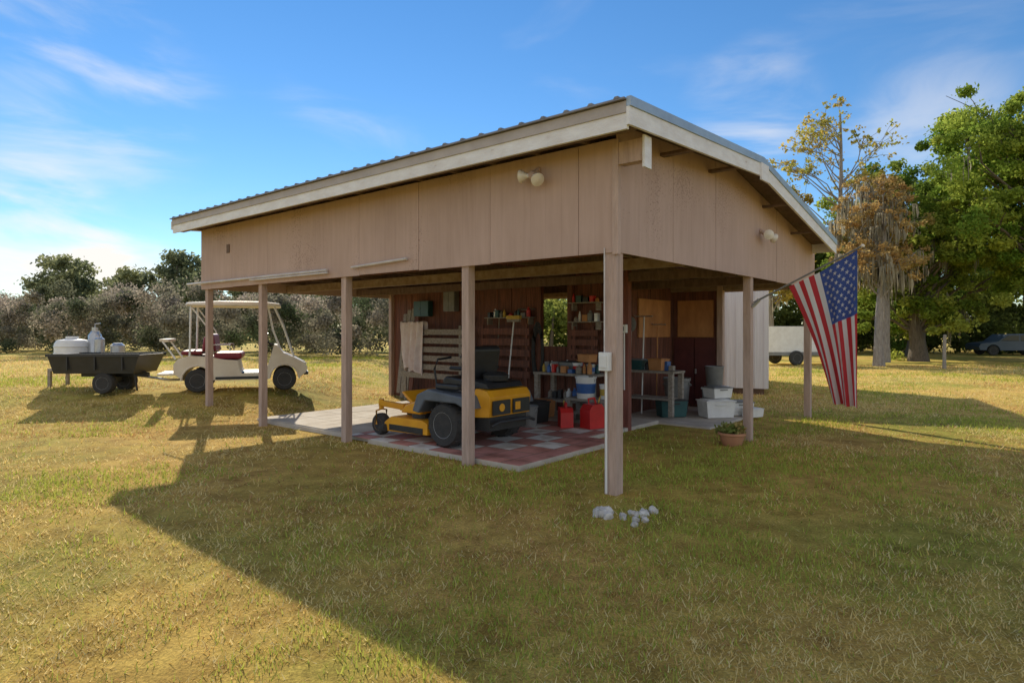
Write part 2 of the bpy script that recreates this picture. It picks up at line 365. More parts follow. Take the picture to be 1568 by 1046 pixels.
def post(s,t,z1,w=.112,mk='post',z0=-.1): return (box(s-w/2,s+w/2,t-w/2,t+w/2,z0,z1),mk)
obj('posts',[post(.065,.062,2.42,.135),post(.065,2.04,2.42),post(.065,4.44,2.42),post(.065,6.76,2.42,.105),post(.065,8.70,2.42,.105),
   post(3.84,.06,2.42),post(6.95,.06,2.42),post(4.45,8.78,3.3,.1),post(7.0,8.78,3.1,.1),post(3.5,1.85,3.5,.11,'redpost'),post(7.0,1.7,3.0,.12),
   post(4.42,3.55,3.4,.1,'plank'),post(4.42,4.27,3.4,.1,'plank')],B,bevel=.006)
parts=[(box(.02,.06,.125,8.8,2.425,2.6),'joist'),(box(.12,7.0,.03,.07,2.425,2.6),'joist'),(box(6.95,7.0,.15,8.8,2.38,2.56),'joist')]
for t in (.75,1.5,2.3,3.5,4.7,5.9,7.1,8.3): parts.append((box(.07,6.9,t,t+.045,2.50,2.64),'joist' if t<1 else 'rafter'))
for s in (1.7,3.45,5.3): parts.append((box(s,s+.09,.1,8.8,2.36,2.495),'joist' if s<2 else 'rafter'))
parts.append((box(.3,.34,.2,8.7,2.38,2.49),'plank'))
obj('ceiling_joists',parts,B)
parts=[]; t=2.78
while t<8.7:
    w=.19; d=random.uniform(0,.012)
    if 3.62<t+w/2<4.22:
        parts.append((box(4.5-d,4.52,t,t+w-.006,.0,1.28),'plank')); parts.append((box(4.5-d,4.52,t,t+w-.006,2.5,3.55),'plank'))
    else: parts.append((box(4.5-d,4.52,t,t+w-.006,.0,3.5),'plank'))
    t+=w
s=4.55
while s<7.0:
    parts.append((box(s,s+.184,2.75+random.uniform(0,.01),2.77,.0,top(s)-.25),'plank')); s+=.19
t=1.78
while t<8.7:
    if not 5.0<t<6.4: parts.append((box(7.03,7.05,t,t+.19,.0,3.05),'plank'))
    t+=.195
obj('room_plank_walls',parts,B)
obj('plywood_panels',[(box(5.5,6.85,2.71,2.745,1.45,2.2),'ply'),(box(7.0,7.025,1.85,2.62,1.45,2.2),'ply')],B)
obj('double_door',[(box(6.985,7.02,1.8,2.24,.08,1.42),'door'),(box(6.985,7.02,2.26,2.7,.08,1.42),'door'),(box(6.965,6.984,2.2,2.23,.7,.8),'steel')],B,bevel=.004)
obj('slab',[(box(.25,4.5,4.1,7.3,-.1,FL0-.004),'conc'),(box(4.5,7.0,.9,2.75,-.1,.02),'conc'),(box(2.302,4.5,1.8,4.098,-.1,FL0-.003),'conc'),(box(.17,2.3,1.35,4.098,-.1,FL0),'conc')],B,bevel=.01)
obj('floor_tiles',[(box(.175,2.28,1.355,4.6,FL0+.001,FL0+.007),'tile'),(box(2.281,3.3,1.82,4.6,FL0+.001,FL0+.007),'tile')],B)
parts=[]
for i in range(8):
    for j in range(8):
        if random.random()<.93:
            a=.27+j*.6; b=4.62+i*.335
            if b+.33<7.3 and a+.59<4.5: parts.append((box(a,a+.59,b,b+.325,FL0-.001,FL0+.007+random.uniform(0,.004)),'conc'))
obj('concrete_pavers',parts,B)
obj('wall_vent',[(box(-.03,-.0215,7.74,7.84,2.95,3.1),'rafter')],B)
def flood(name,s,t,z,dirs,base_ax):
    ps=[(sph((0,0,0),.05),'post'),(tube([(0,0,0),base_ax],.03,8),'post')]
    for d in dirs:
        d=Vector(d).normalized(); c=d*.08
        g=lathe([(.02,0),(.035,.03),(.07,.075),(.072,.095),(.03,.115),(0.001,.118)],16)
        q=Vector((0,0,1)).rotation_difference(d).to_euler()
        ps.append((xf(g,tuple(c*.6),tuple(q)),'lampw'))
        ps.append((tube([(0,0,0),tuple(c)],.025,8),'plastw'))
    return obj(name,ps,None,L3(s,t,z),TH,smooth=True)
flood('floodlight_fixture',-.12,.93,3.22,[(-.35,1,.0),(-.45,-.9,-.6)],(.10,0,.08))
flood('floodlight_fixture',4.1,-.12,2.98,[(-.9,-.5,-.1),(.9,-.6,-.35)],(0,.10,.08))
obj('pvc_pipe',[(tube([(-.06,3.0,2.5),(-.065,4.15,2.46)],.018,8),'pipe')],None,(CX,CY,0),TH,smooth=True)
obj('pvc_pipe',[(tube([(-.06,4.75,2.46),(-.075,9.3,2.46)],.02,8),'pipe'),(tube([(-.08,4.7,2.42),(-.09,6.9,2.42)],.014,8),'pipe')],None,(CX,CY,0),TH,smooth=True)
obj('electrical_box',[(box(-.075,-.01,.04,.15,1.2,1.38),'plastw'),(box(-.085,-.075,.06,.13,1.23,1.35),'plastw'),(tube([(-.03,.09,1.2),(-.03,.09,0)],.012,8),'plastw'),
    (tube([(-.03,.11,1.38),(-.03,.11,2.4)],.008,8),'pipe')],None,(CX,CY,0),TH,bevel=.004)
obj('switch_box',[(box(-.06,0,-.05,.05,0,.13),'plastw'),(box(-.068,-.06,-.02,.02,.03,.1),'grey'),(tube([(-.02,0,0),(-.02,0,-.9)],.012,6),'plastw')],None,L3(3.44,1.85,1.55),TH,bevel=.004)
# ---------------- mower
def wheel(c,r,w,seg=28,tread=True,rim='rim'):
    ps=[(lathe([(r*.55,-w/2),(r*.9,-w/2),(r,-w*.32),(r,w*.32),(r*.9,w/2),(r*.55,w/2)],seg,c,'y'),'rubber'),
        (lathe([(r*.2,-w*.36),(r*.45,-w*.38),(r*.50,-w*.46),(r*.58,-w*.505),(r*.58,w*.505),(r*.50,w*.46),(r*.45,w*.38),(r*.2,w*.36)],seg,c,'y'),rim),
        (lathe([(r*.15,-w*.48),(r*.17,-w*.3),(r*.17,w*.3),(r*.15,w*.48)],12,c,'y'),'black')]
    if tread:
        for k in range(seg):
            a=2*math.pi*k/seg; sg=1 if k%2 else -1
            ps.append((xf(box(-.012,.012,-w*.22,w*.22,-.006,.008),(c[0]+r*math.cos(a),c[1]+sg*w*.2,c[2]+r*math.sin(a)),(0,-a+math.pi/2,0)),'rubber'))
    return ps
mp=W(1.02,2.78); MW=root('zero_turn_mower',(mp[0],mp[1],FL0+.007),TH+math.pi/2,1.04)
obj('rear_wheels',wheel((0,.52,.28),.28,.24)+wheel((0,-.52,.28),.28,.24),MW,smooth=True)
obj('caster_wheels',wheel((1.42,.46,.15),.15,.12,18,False,'yellow')+wheel((1.42,-.46,.15),.15,.12,18,False,'yellow')+
    [(tube([(1.42,y+.09,.15),(1.42,y+.09,.34),(1.42,y,.36),(1.42,y-.09,.34),(1.42,y-.09,.15)],.014,6),'yellow') for y in (.46,-.46)]+
    [(tube([(1.42,y,.36),(1.42,y,.5)],.035,8),'yellow') for y in (.46,-.46)],MW,smooth=True)
obj('frame',[(box(-.35,1.0,.3,.36,.3,.4),'black'),(box(-.35,1.0,-.36,-.3,.3,.4),'black'),
   (rbox((1.2,.41,.42),(.5,.07,.08),(0,-.1,.25)),'yellow'),(rbox((1.2,-.41,.42),(.5,.07,.08),(0,-.1,-.25)),'yellow'),(box(1.0,1.08,-.42,.42,.36,.45),'yellow')],MW,bevel=.01)
dk=[(.30,.12),(.3,.26),(.4,.30),(1.02,.30),(1.15,.22),(1.18,.10)]
obj('mower_deck',[(prism(dk,-.62,.62),'yellow'),(box(.45,.95,-.35,.35,.301,.36),'black'),(lathe([(.13,0),(.13,.07),(.05,.08)],16,(.62,.42,.302)),'black'),(lathe([(.13,0),(.13,.07),(.05,.08)],16,(.62,-.42,.302)),'black'),
   (box(.38,1.05,.621,.628,.12,.2),'black'),(box(.45,1.0,-.78,-.62,.15,.27),'black'),(tube([(1.1,.64,.15),(1.2,.64,.12)],.05,8),'rubber')],MW,bevel=.02)
rb=[(-.56,.40),(-.58,.64),(-.52,.72),(-.34,.74),(-.28,.6),(-.28,.38)]
obj('rear_body',[(prism(rb,-.40,.40),'yellow'),(prism([(-.50,.741),(-.46,.80),(-.15,.84),(-.10,.6),(-.279,.6),(-.279,.741)],-.34,.34),'black'),
   (box(-.60,-.58,-.36,-.03,.42,.60),'black'),(box(-.60,-.58,.03,.36,.42,.60),'black'),(box(-.607,-.60,-.16,-.06,.46,.56),'yellow'),(lathe([(.05,-.004),(.05,.006)],16,(-.605,.2,.51),'x'),'yellow'),
   (box(-.54,-.1,-.36,.36,.22,.42),'black'),(tube([(-.62,-.42,.3),(-.64,-.3,.34),(-.64,.3,.34),(-.62,.42,.3)],.022,8),'black'),
   (lathe([(.16,0),(.17,.07),(.11,.11)],20,(-.32,0,.82)),'black')],MW,bevel=.025)
fd=[(-.44,.50),(-.36,.66),(.25,.72),(.45,.64),(.54,.42),(.42,.40),(.30,.57),(-.25,.57)]
obj('fenders',[(prism(fd,.34,.67),'dgrey'),(prism(fd,-.67,-.34),'dgrey'),(box(.1,.9,-.33,.33,.44,.48),'dgrey'),(prism([(.85,.44),(1.12,.62),(1.16,.6),(.92,.42)],-.33,.33),'yellow'),(box(-.2,.2,.45,.58,.72,.79),'black'),(prism([(.44,.44),(.5,.56),(.8,.47),(.9,.36),(.5,.36)],.3,.56),'yellow'),(prism([(.44,.44),(.5,.56),(.8,.47),(.9,.36),(.5,.36)],-.56,-.3),'yellow')],MW,bevel=.025)
st=[(-.12,.70),(-.1,.82),(.34,.86),(.40,.80),(.38,.70)]
bk=[(-.12,.80),(-.20,1.22),(-.15,1.27),(-.08,1.24),(.02,.82)]
obj('seat',[(prism(st,-.26,.26),'black'),(prism(bk,-.25,.25),'black'),(box(-.1,.2,.28,.34,.95,1.0),'black'),(box(-.1,.2,-.34,-.28,.95,1.0),'black')],MW,bevel=.045)
obj('control_levers',[(tube([(.35,y,.6),(.42,y,.95),(.40,y*.9,1.08),(.40,y*.25,1.1)],.016,8),'black') for y in (.38,-.38)],MW,smooth=True)
# ---------------- golf cart
def arch(cx,cz,r,n=11):
    return [(cx+r*math.cos(a),cz+r*math.sin(a)) for a in np.linspace(0,math.pi,n)]
gx,gy=-5.72,13.35
GC=root('golf_cart',(gx,gy,Z(gx,gy)-.02),math.radians(20),1.02)
prof=[(1.14,.28),(1.24,.36),(1.27,.46),(1.20,.56),(1.02,.66),(.80,.76),(.68,.92),(.62,.93),(.58,.78),(.50,.50),(.42,.36),(.02,.36),(-.02,.42),(-.06,.62),(-.3,.64),(-.6,.70),(-.9,.72),(-1.12,.66),(-1.2,.56),(-1.2,.38)]
low=[(-1.04,.25)]+[(x,z) for x,z in arch(-.78,.24,.27)[::-1]]+[(-.45,.23),(.5,.23)]+[(x,z) for x,z in arch(.82,.24,.27)[::-1]]
obj('body',[(prism(prof+low,-.57,.57),'cream'),(box(.0,.42,-.545,.545,.361,.372),'black'),(box(1.2,1.29,-.45,.45,.30,.36),'black'),(rbox((1.215,-.38,.52),(.05,.16,.07),(0,.6,0)),'plastw'),(rbox((1.215,.38,.52),(.05,.16,.07),(0,.6,0)),'plastw'),(box(-.46,.4,-.585,-.571,.25,.30),'black')]
  +[(tube([(.82+.29*math.cos(a),y,.24+.29*math.sin(a)) for a in np.linspace(0,math.pi,9)],.022,6),'cream') for y in (-.56,.56)]+[(tube([(-.78+.29*math.cos(a),y,.24+.29*math.sin(a)) for a in np.linspace(0,math.pi,9)],.022,6),'cream') for y in (-.56,.56)],GC,bevel=.03)
obj('wheels',sum([wheel((x,y,.23),.23,.2,24,False) for x in (.82,-.78) for y in (.5,-.5)],[]),GC,smooth=True)
obj('seats',[(box(-.5,.02,-.52,.52,.645,.78),'maroon'),(rbox((-.52,0,.97),(.1,1.04,.36),(0,-.15,0)),'maroon'),(rbox((-.66,0,.95),(.08,1.0,.3),(0,.15,0)),'maroon'),(box(-1.08,-.70,-.5,.5,.735,.82),'maroon')],GC,bevel=.04)
obj('rear_footrest',[(box(-1.5,-1.2,-.45,.45,.34,.38),'cream'),(tube([(-1.18,.45,.66),(-1.4,.45,1.0),(-1.4,-.45,1.0),(-1.18,-.45,.66)],.018,8),'plastw'),(box(-1.46,-1.3,-.46,.46,1.0,1.05),'cream')],GC,bevel=.01)
obj('canopy',[(prism([(-1.0,1.70),(-.98,1.76),(-.4,1.80),(.4,1.80),(.74,1.76),(.76,1.70)],-.6,.6),'plastw')],GC,bevel=.03)
obj('canopy_supports',sum([[(tube([(1.0,y,.68),(.80,y,1.3),(.62,y,1.71)],.022,8),'plastw'),(tube([(.75,y,.80),(.60,y,1.2),(.5,y,1.71)],.012,8),'plastw'),(tube([(-.92,y,.66),(-.9,y,1.71)],.02,8),'plastw'),(tube([(-.5,y,.75),(-.55,y,1.2),(-.88,y,1.66)],.014,8),'plastw'),(tube([(-.2,y,.80),(-.2,y*.98,.93),(-.5,y,.93)],.014,6),'steel')] for y in (.53,-.53)],[])
    +[(tube([(.80,-.53,1.25),(.80,.53,1.25)],.014,6),'plastw')],GC,smooth=True)
sw=[( .42+.16*math.cos(a)*.45, .28+.16*math.sin(a), 1.02+.16*math.cos(a)*.85) for a in np.linspace(0,2*math.pi,17)]
obj('steering_wheel',[(tube(sw,.014,6),'black'),(tube([(.7,.28,.8),(.42,.28,1.02)],.02,6),'black')],GC,smooth=True)
# ---------------- dump trailer
tx,ty=-8.2,12.8
TR=root('utility_trailer',(tx,ty,Z(tx,ty)),math.radians(2),.88)
V=[(-.92,-.5,.46),(.82,-.5,.46),(.82,.5,.46),(-.92,.5,.46),(-1.02,-.56,.88),(.98,-.56,.88),(.98,.56,.88),(-1.02,.56,.88),
   (-.98,-.52,.88),(.94,-.52,.88),(.94,.52,.88),(-.98,.52,.88),(-.88,-.45,.51),(.78,-.45,.51),(.78,.45,.51),(-.88,.45,.51)]
F=[(0,3,2,1),(0,1,5,4),(1,2,6,5),(2,3,7,6),(3,0,4,7),(4,5,9,8),(5,6,10,9),(6,7,11,10),(7,4,8,11),(8,9,13,12),(9,10,14,13),(10,11,15,14),(11,8,12,15),(12,13,14,15)]
obj('tub',[((V,F),'black'),(box(-1.04,1.0,-.59,-.565,.84,.90),'black'),(box(-1.04,1.0,.565,.59,.84,.90),'black')]+[(box(x,x+.03,-.575,-.545,.54,.84),'black') for x in (-.6,0,.6)],TR)
obj('undercarriage',[(box(-.6,.9,-.05,.05,.36,.46),'black'),(tube([(.7,0,.38),(1.35,0,.28),(1.85,.1,.28)],.03,8),'steel'),(tube([(.1,-.42,.24),(.1,.42,.24)],.03,8),'black'),(box(.02,.18,-.2,.2,.24,.46),'black'),
    (tube([(.75,-.3,.45),(.80,-.3,.06)],.025,6),'black')],TR)
obj('wheels',sum([wheel((.15,y,.24),.24,.2,22,False) for y in (.42,-.42)],[]),TR,smooth=True)
zz=Z(tx,ty)
obj('plastic_tank',[(lathe([(.05,0),(.30,0),(.33,.05),(.33,.52),(.28,.60),(.12,.63),(.12,.68),(.01,.68)],24),'plastw')]+[(lathe([(.335,h),(.345,h+.015),(.335,h+.03)],24),'plastw') for h in (.15,.3,.45)],None,(tx-1.38,ty+.9,zz+.44),0,smooth=True)
obj('equipment_stand',[(box(-.5,.9,-.3,.3,.38,.44),'oldwood')]+[(box(a,a+.06,b,b+.06,-.05,.379),'oldwood') for a in (-.5,.84) for b in (-.3,.24)],None,(tx-1.2,ty+.9,zz))
obj('steel_canister',[(lathe([(.05,0),(.13,0),(.13,.7),(.08,.78),(.06,.8),(.06,.88),(.01,.88)],20),'steel'),(tube([(0,0,.86),(0,0,.95),(.12,0,.97)],.015,6),'steel')],None,(tx-.95,ty+1.0,zz+.44),0,smooth=True)
obj('steel_canister',[(lathe([(.05,0),(.1,0),(.1,.62),(.05,.67),(.01,.67)],20),'steel'),(tube([(0,0,.67),(0,0,.79),(-.1,0,.79)],.012,6),'steel')],None,(tx-.72,ty+.8,zz+.44),0,smooth=True)
obj('steel_canister',[(lathe([(.05,0),(.14,0),(.14,.48),(.08,.54),(.01,.54)],20),'steel')],None,(tx-.42,ty+.95,zz+.44),0,smooth=True)
# ---------------- flag
A=Vector((3.84,8.73,2.20)); Bp=Vector((4.49,8.18,2.64)); Cb=Vector((4.28,8.42,.62)); Db=Vector((4.53,8.22,.58))
RD=Vector((.639,.769,0))
def FL(a,b):
    tp=A.lerp(Bp,a); bt=Cb.lerp(Db,a)
    p=tp.lerp(bt,b)
    p=p+Vector((-.769,.639,0))*(-.05*math.sin(math.pi*b)*(1-a))
    am=.02+.075*b
    p=p+RD*(am*math.sin(a*15+1.5*b+.6)+.02*math.sin(a*31-3*b)*b)
    p.z-=.03*math.sin(math.pi*a)*(1-b)
    return p
def clothm(n,c):
    m,nt,b,o=newmat(n); t=nt.nodes.new('ShaderNodeBsdfTranslucent'); mx=nt.nodes.new('ShaderNodeMixShader'); mx.inputs[0].default_value=.5
    w=nt.nodes.new('ShaderNodeTexNoise'); w.inputs['Scale'].default_value=8; r=nt.nodes.new('ShaderNodeValToRGB'); r.color_ramp.elements[0].color=(*[q*.85 for q in c],1); r.color_ramp.elements[1].color=(*c,1)
    nt.links.new(w.outputs[0],r.inputs[0]); nt.links.new(r.outputs[0],b.inputs['Base Color']); nt.links.new(r.outputs[0],t.inputs[0]); b.inputs['Roughness'].default_value=.8
    nt.links.new(b.outputs[0],mx.inputs[1]); nt.links.new(t.outputs[0],mx.inputs[2]); nt.links.new(mx.outputs[0],o.inputs[0]); return m
M['fr']=clothm('flag_red',(.65,.05,.06)); M['fw']=clothm('flag_white',(.90,.87,.84)); M['fb']=clothm('flag_blue',(.07,.12,.38))
FG=root('american_flag',(0,0,0))
na,nb=78,80; V=[tuple(FL(i/na,j/nb)) for j in range(nb+1) for i in range(na+1)]
groups={'fr':[],'fw':[],'fb':[]}
for j in range(nb):
    for i in range(na):
        k='fr' if (i//6)%2==0 else 'fw'
        if i>=36 and j<32: k='fb'
        groups[k].append((j*(na+1)+i,j*(na+1)+i+1,(j+1)*(na+1)+i+1,(j+1)*(na+1)+i))
obj('cloth',[((V,groups['fr']),'fr'),((V,groups['fw']),'fw'),((V,groups['fb']),'fb')],FG,smooth=True)
SV=[];SF=[]
for side in (1,-1):
    for i in range(1,12):
        for j in range(1,10):
            if (i+j)%2: continue
            ca=36/78+(42/78)*j/10; cb=.4*i/12; o0=len(SV)
            nrm=((FL(ca+.01,cb)-FL(ca,cb)).cross(FL(ca,cb+.01)-FL(ca,cb))).normalized()*.004*side
            SV.append(tuple(FL(ca,cb)+nrm))
            for k in range(10):
                r=.034 if k%2==0 else .014; an=math.pi*k/5
                SV.append(tuple(FL(min(1,ca+r*math.cos(an)),max(0,cb+r*.5*math.sin(an)))+nrm))
            for k in range(10): SF.append((o0,o0+1+k,o0+1+(k+1)%10))
obj('stars',[((SV,SF),'fw')],FG)
pb=Vector(L3(3.84,-.02,1.99))
obj('flag_pole',[(tube([tuple(pb),tuple(Bp+(Bp-A).normalized()*.06+Vector((0,0,.012)))],[.014,.012],10),'grey'),(sph(tuple(Bp+(Bp-A).normalized()*.07+Vector((0,0,.012))),.024),'lampw'),
    (tube([tuple(pb+Vector((-.02,.0,-.06))),tuple(pb+Vector((.06,-.05,.04)))],.026,8),'steel')],FG,smooth=True)
# ---------------- interior objects
def bench(name,s,t,l,d,h,mk='oldwood'):
    ps=[]
    for k in range(4): ps.append((box(-d/2+k*d/4+.004,-d/2+(k+1)*d/4-.004,-l/2,l/2,h-.04,h),mk))
    for a in (-1,1):
        for b in (-1,1): ps.append((box(a*(d/2-.05)-.04,a*(d/2-.05)+.04,b*(l/2-.06)-.04,b*(l/2-.06)+.04,0,h-.041),mk))
    ps.append((box(-d/2+.02,d/2-.02,-l/2+.1,l/2-.1,h*.35,h*.35+.03),mk))
    return obj(name,ps,None,L3(s,t,FL0),TH)
def slats(name,s,t0,t1,z0,z1,n,mk):
    ps=[]; h=(z1-z0)/n
    for k in range(n): ps.append((box(-.02,.01,t0,t1,z0+k*h,z0+k*h+h*.62),mk))
    for t in (t0+.08,t1-.12): ps.append((box(.011,.05,t,t+.06,.0,z1),mk))
    return obj(name,ps,None,(CX+math.cos(TH)*s,CY+math.sin(TH)*s,FL0),TH)
slats('slatted_rack',3.85,5.8,7.7,.5,1.62,6,'oldwood')
slats('slatted_panel',4.2,4.35,5.7,.6,1.65,5,'plank')
slats('slatted_panel',4.3,2.9,3.5,.9,1.6,4,'plank')
TV=[];TF=[]
nn=30;mm=30
for j in range(nn+1):
    f=j/nn
    for i in range(mm+1):
        g=i/mm
        bot=.52+.10*math.sin(g*4.2)+.16*(g>.55)*min(1,(g-.55)*8)
        if f<.72: z=bot+(1.66-bot)*f/.72; s_=-.08
        else:
            ff=(f-.72)/.28; z=1.68-ff*.3; s_=.07
        if .66<f<.78: s_=-.08+.15*(f-.66)/.12; z=1.66+.02*math.sin((f-.66)/.12*math.pi)
        k=1-min(1,f/.75)
        TV.append((s_-.03*k+(.02+.06*k)*math.sin(g*21+f*2.5)+.012*math.sin(g*47+f*9),-.36+.72*g*(1-.22*k)+.04*math.sin(f*6)*k,z+.01*math.sin(g*33)))
for j in range(nn):
    for i in range(mm): TF.append((j*(mm+1)+i,j*(mm+1)+i+1,(j+1)*(mm+1)+i+1,(j+1)*(mm+1)+i))
o=obj('hanging_towel',[((TV,TF),'towel')],None,L3(3.84,7.3,.1),TH,smooth=True); sm=o.modifiers.new('s','SOLIDIFY'); sm.thickness=.01
bench('workbench',3.95,3.2,1.3,.6,.78)
bench('workbench',5.2,2.35,1.2,.5,.8,'oldwood')
def bucket(name,s,t,z,r,h,mk,lab=None,handle=True):
    ps=[(lathe([(r*.82,0),(r*.86,.01),(r,h*.93),(r*1.06,h*.94),(r*1.06,h),(r*.95,h),(r*.8,.03),(.01,.03)],24),mk)]
    if lab: ps.append((lathe([(r*.90,h*.25),(r*.985,h*.7)],24),lab))
    if handle: ps.append((tube([(0,r*1.05*math.cos(a),h*.9-math.sin(a)*h*.35) for a in np.linspace(0,math.pi,9)],.006,5),'steel'))
    return obj(name,ps,None,L3(s,t,z),TH,smooth=True)
bench('low_bench',3.55,2.55,.8,.4,.4)
bucket('plastic_bucket',3.5,2.62,.46,.17,.36,'plastw','blue')
bucket('paint_can',3.95,3.55,.84,.09,.18,'grey','ply'); bucket('paint_can',3.9,3.05,.84,.09,.18,'plastw','red'); bucket('paint_can',3.85,2.75,.84,.08,.16,'steel','blue')
bucket('paint_can',3.6,2.3,.46,.1,.24,'plastw','yel2')
bucket('grey_bucket',6.3,1.55,.55,.17,.36,'grey')
bucket('plastic_bucket',2.75,4.3,FL0+.008,.15,.34,'plastw'); bucket('grey_bucket',2.5,3.05,FL0+.008,.15,.33,'grey')
def gascan(s,t,w,h,yaw,mk='red'):
    d=w*.75
    obj('gas_can',[(prism([(-w/2,0),(-w/2,h*.62),(-w*.3,h*.8),(w*.25,h*.82),(w/2,h*.62),(w/2,0)],-d/2,d/2),mk),
      (tube([(-w*.25,0,h*.78),(-w*.28,0,h*.98),(w*.1,0,h),(w*.2,0,h*.8)],.018,8),mk),(lathe([(.03,0),(.03,.05)],12,(w*.33,0,h*.72)),'black'),
      (tube([(w*.33,0,h*.76),(w*.42,0,h*.95),(w*.5,0,h*1.05)],.013,6),'yel2')],None,L3(s,t,FL0+.008),TH+yaw,bevel=.035)
gascan(2.85,2.58,.27,.38,.8); gascan(3.05,2.2,.32,.46,-.3)
def tote(name,s,t,z,w,d,h,mk,lid,yaw=0):
    V=[(-w*.45,-d*.45,0),(w*.45,-d*.45,0),(w*.45,d*.45,0),(-w*.45,d*.45,0),(-w/2,-d/2,h*.88),(w/2,-d/2,h*.88),(w/2,d/2,h*.88),(-w/2,d/2,h*.88)]
    obj(name,[((V,BF),mk),(box(-w*.53,w*.53,-d*.53,d*.53,h*.881,h*.95),lid),(box(-w*.42,w*.42,-d*.42,d*.42,h*.951,h),lid),(box(-w*.2,w*.2,-d*.54,-d*.505,h*.7,h*.8),lid)],None,L3(s,t,z),TH+yaw,bevel=.012)
tote('tool_box',5.3,1.95,.03,.5,.3,.32,'teal','black',-.7)
tote('storage_tote',5.75,1.3,.03,.55,.4,.32,'plastw','plastw',-.7)
tote('storage_tote',5.95,1.35,.36,.42,.34,.2,'plastw','grey',-.5)
tote('storage_tote',6.35,1.1,.03,.42,.36,.26,'plastw','grey',-.8)
tote('storage_tote',6.2,.8,.03,.3,.26,.16,'plastw','plastw',-.4)
tote('storage_tote',6.4,1.55,.03,.44,.4,.5,'grey','plastw',0)
tote('storage_tote',2.9,3.3,FL0+.008,.5,.4,.36,'black','black',0)
tote('storage_tote',3.0,3.95,FL0+.008,.45,.4,.4,'grey','black',.2)
tote('tool_box',4.0,3.25,.84,.4,.22,.2,'grey','black',1.5); tote('tool_box',3.9,2.85,1.04,.3,.2,.14,'ply','ply',1.3)
tote('tool_box',5.2,2.6,.86,.35,.25,.2,'teal','grey',1.5); tote('cardboard_box',5.2,2.15,.86,.3,.25,.22,'ply','ply',1.4)
tote('cardboard_box',3.55,3.6,FL0+.008,.4,.35,.3,'ply','ply',1.4)
obj('trash_can',[(lathe([(.19,0),(.2,.02),(.24,.6),(.26,.61),(.26,.66),(.24,.66),(.19,.05),(.01,.05)],24),'grey')]+[(tube([(0,sg*.24,.5),(0,sg*.29,.53),(0,sg*.24,.58)],.012,6),'grey') for sg in (1,-1)],None,L3(5.85,2.1,.03),TH,smooth=True)
# jar and bottle shelves
def shelf(name,s,t0,t1,z,d=.18,n=9,board=True):
    ps=[]
    if board: ps+=[(box(-d,0,0,t1-t0,-.02,0),'oldwood'),(box(-d*.8,0,.05,.08,-.15,-.021),'oldwood'),(box(-d*.8,0,t1-t0-.08,t1-t0-.05,-.15,-.021),'oldwood')]
    k=.05
    while k<t1-t0-.05:
        r=random.uniform(.025,.055); h=random.uniform(.08,.22); mk=random.choice(['red','blue','plastw','ply','grey','yel2','teal','black','steel','oldwood'])
        if random.random()<.6: ps.append((lathe([(r*.9,0),(r,.01),(r,h*.7),(r*.4,h*.85),(r*.4,h),(.005,h)],14,(-d*.5+random.uniform(-.03,.03),k+r,0)),mk))
        else: ps.append((rbox((-d*.5,k+r,h*.4),(.1,r*2,h*.8),(0,0,random.uniform(-.3,.3))),mk))
        k+=2*r+random.uniform(.01,.06)
    obj(name,ps,None,L3(s,t0,z),TH)
shelf('bottle_shelf',4.44,2.85,3.5,1.75); shelf('bottle_shelf',4.44,4.4,5.6,1.85); shelf('bottle_shelf',4.44,2.85,3.5,2.1)
shelf('bench_clutter',4.15,2.6,3.8,.845,.3,board=False); shelf('bench_clutter',3.8,2.6,3.7,.845,.12,board=False); shelf('bench_clutter',5.3,1.8,2.9,.865,.2,board=False)
shelf('bench_clutter',4.1,2.8,3.75,.36,.3,board=False)
obj('stacked_lumber',[(rbox((random.uniform(-.1,.1),0,.03+.045*i),(.14,random.uniform(1.2,2.0),.038),(0,0,random.uniform(-.05,.05))),random.choice(['oldwood','ply','plank','joist'])) for i in range(7)],None,L3(3.9,5.0,FL0),TH)
obj('leaning_boards',[(rbox((.1+.02*i,.16*i,.95),(.025,.12,random.uniform(1.6,2.1)),(0,.12,random.uniform(-.05,.05))),random.choice(['oldwood','plank','joist'])) for i in range(4)],None,L3(4.15,7.75,FL0+.04),TH)
def tool(name,s,t,z0,z1,head,mk='oldwood',lean=.15):
    ps=[(tube([(0,0,0),(lean,0,z1-z0)],.014,8),mk)]
    if head=='broom': ps+=[(box(lean-.03,lean+.03,-.15,.15,z1-z0,z1-z0+.05),'oldwood'),(prism([(lean-.03,z1-z0+.051),(lean+.03,z1-z0+.051),(lean+.05,z1-z0+.12),(lean-.05,z1-z0+.12)],-.16,.16),'yel2')]
    if head=='rake':
        ps+=[(tube([(lean,-.18,z1-z0),(lean,.18,z1-z0)],.01,6),'steel')]+[(tube([(lean,-.18+k*.04,z1-z0),(lean-.07,-.18+k*.04,z1-z0+.02)],.005,4),'steel') for k in range(10)]
    if head=='shovel':
        ps+=[(xf(sph((0,0,0),(.02,.10,.14)),(lean,0,z1-z0+.1)),'grey')]
    return obj(name,ps,None,L3(s,t,z0),TH)
tool('push_broom',3.7,4.55,FL0+.008,1.75,'broom','plastw',.25)
tool('garden_rake',4.25,5.3,FL0,1.9,'rake'); tool('garden_shovel',4.9,2.6,.03,1.6,'shovel','oldwood',.1); tool('garden_rake',5.3,2.55,.03,1.85,'rake','plastw',.1)
tool('garden_shovel',4.2,6.1,FL0,1.7,'shovel','ply',.1)
tool('garden_rake',4.35,4.55,FL0,2.0,'rake','ply',.05); tool('garden_rake',6.0,2.6,.03,1.7,'rake','ply',.05)
ps=[]
for k in range(9):
    r=.16+.01*k; ps.append((tube([(-.03-.012*(k%3),(r*.55)*math.sin(a),-.42-(r*2.6)*math.cos(a)*.9) for a in np.linspace(0,2*math.pi,25)],.012,6),'rubber'))
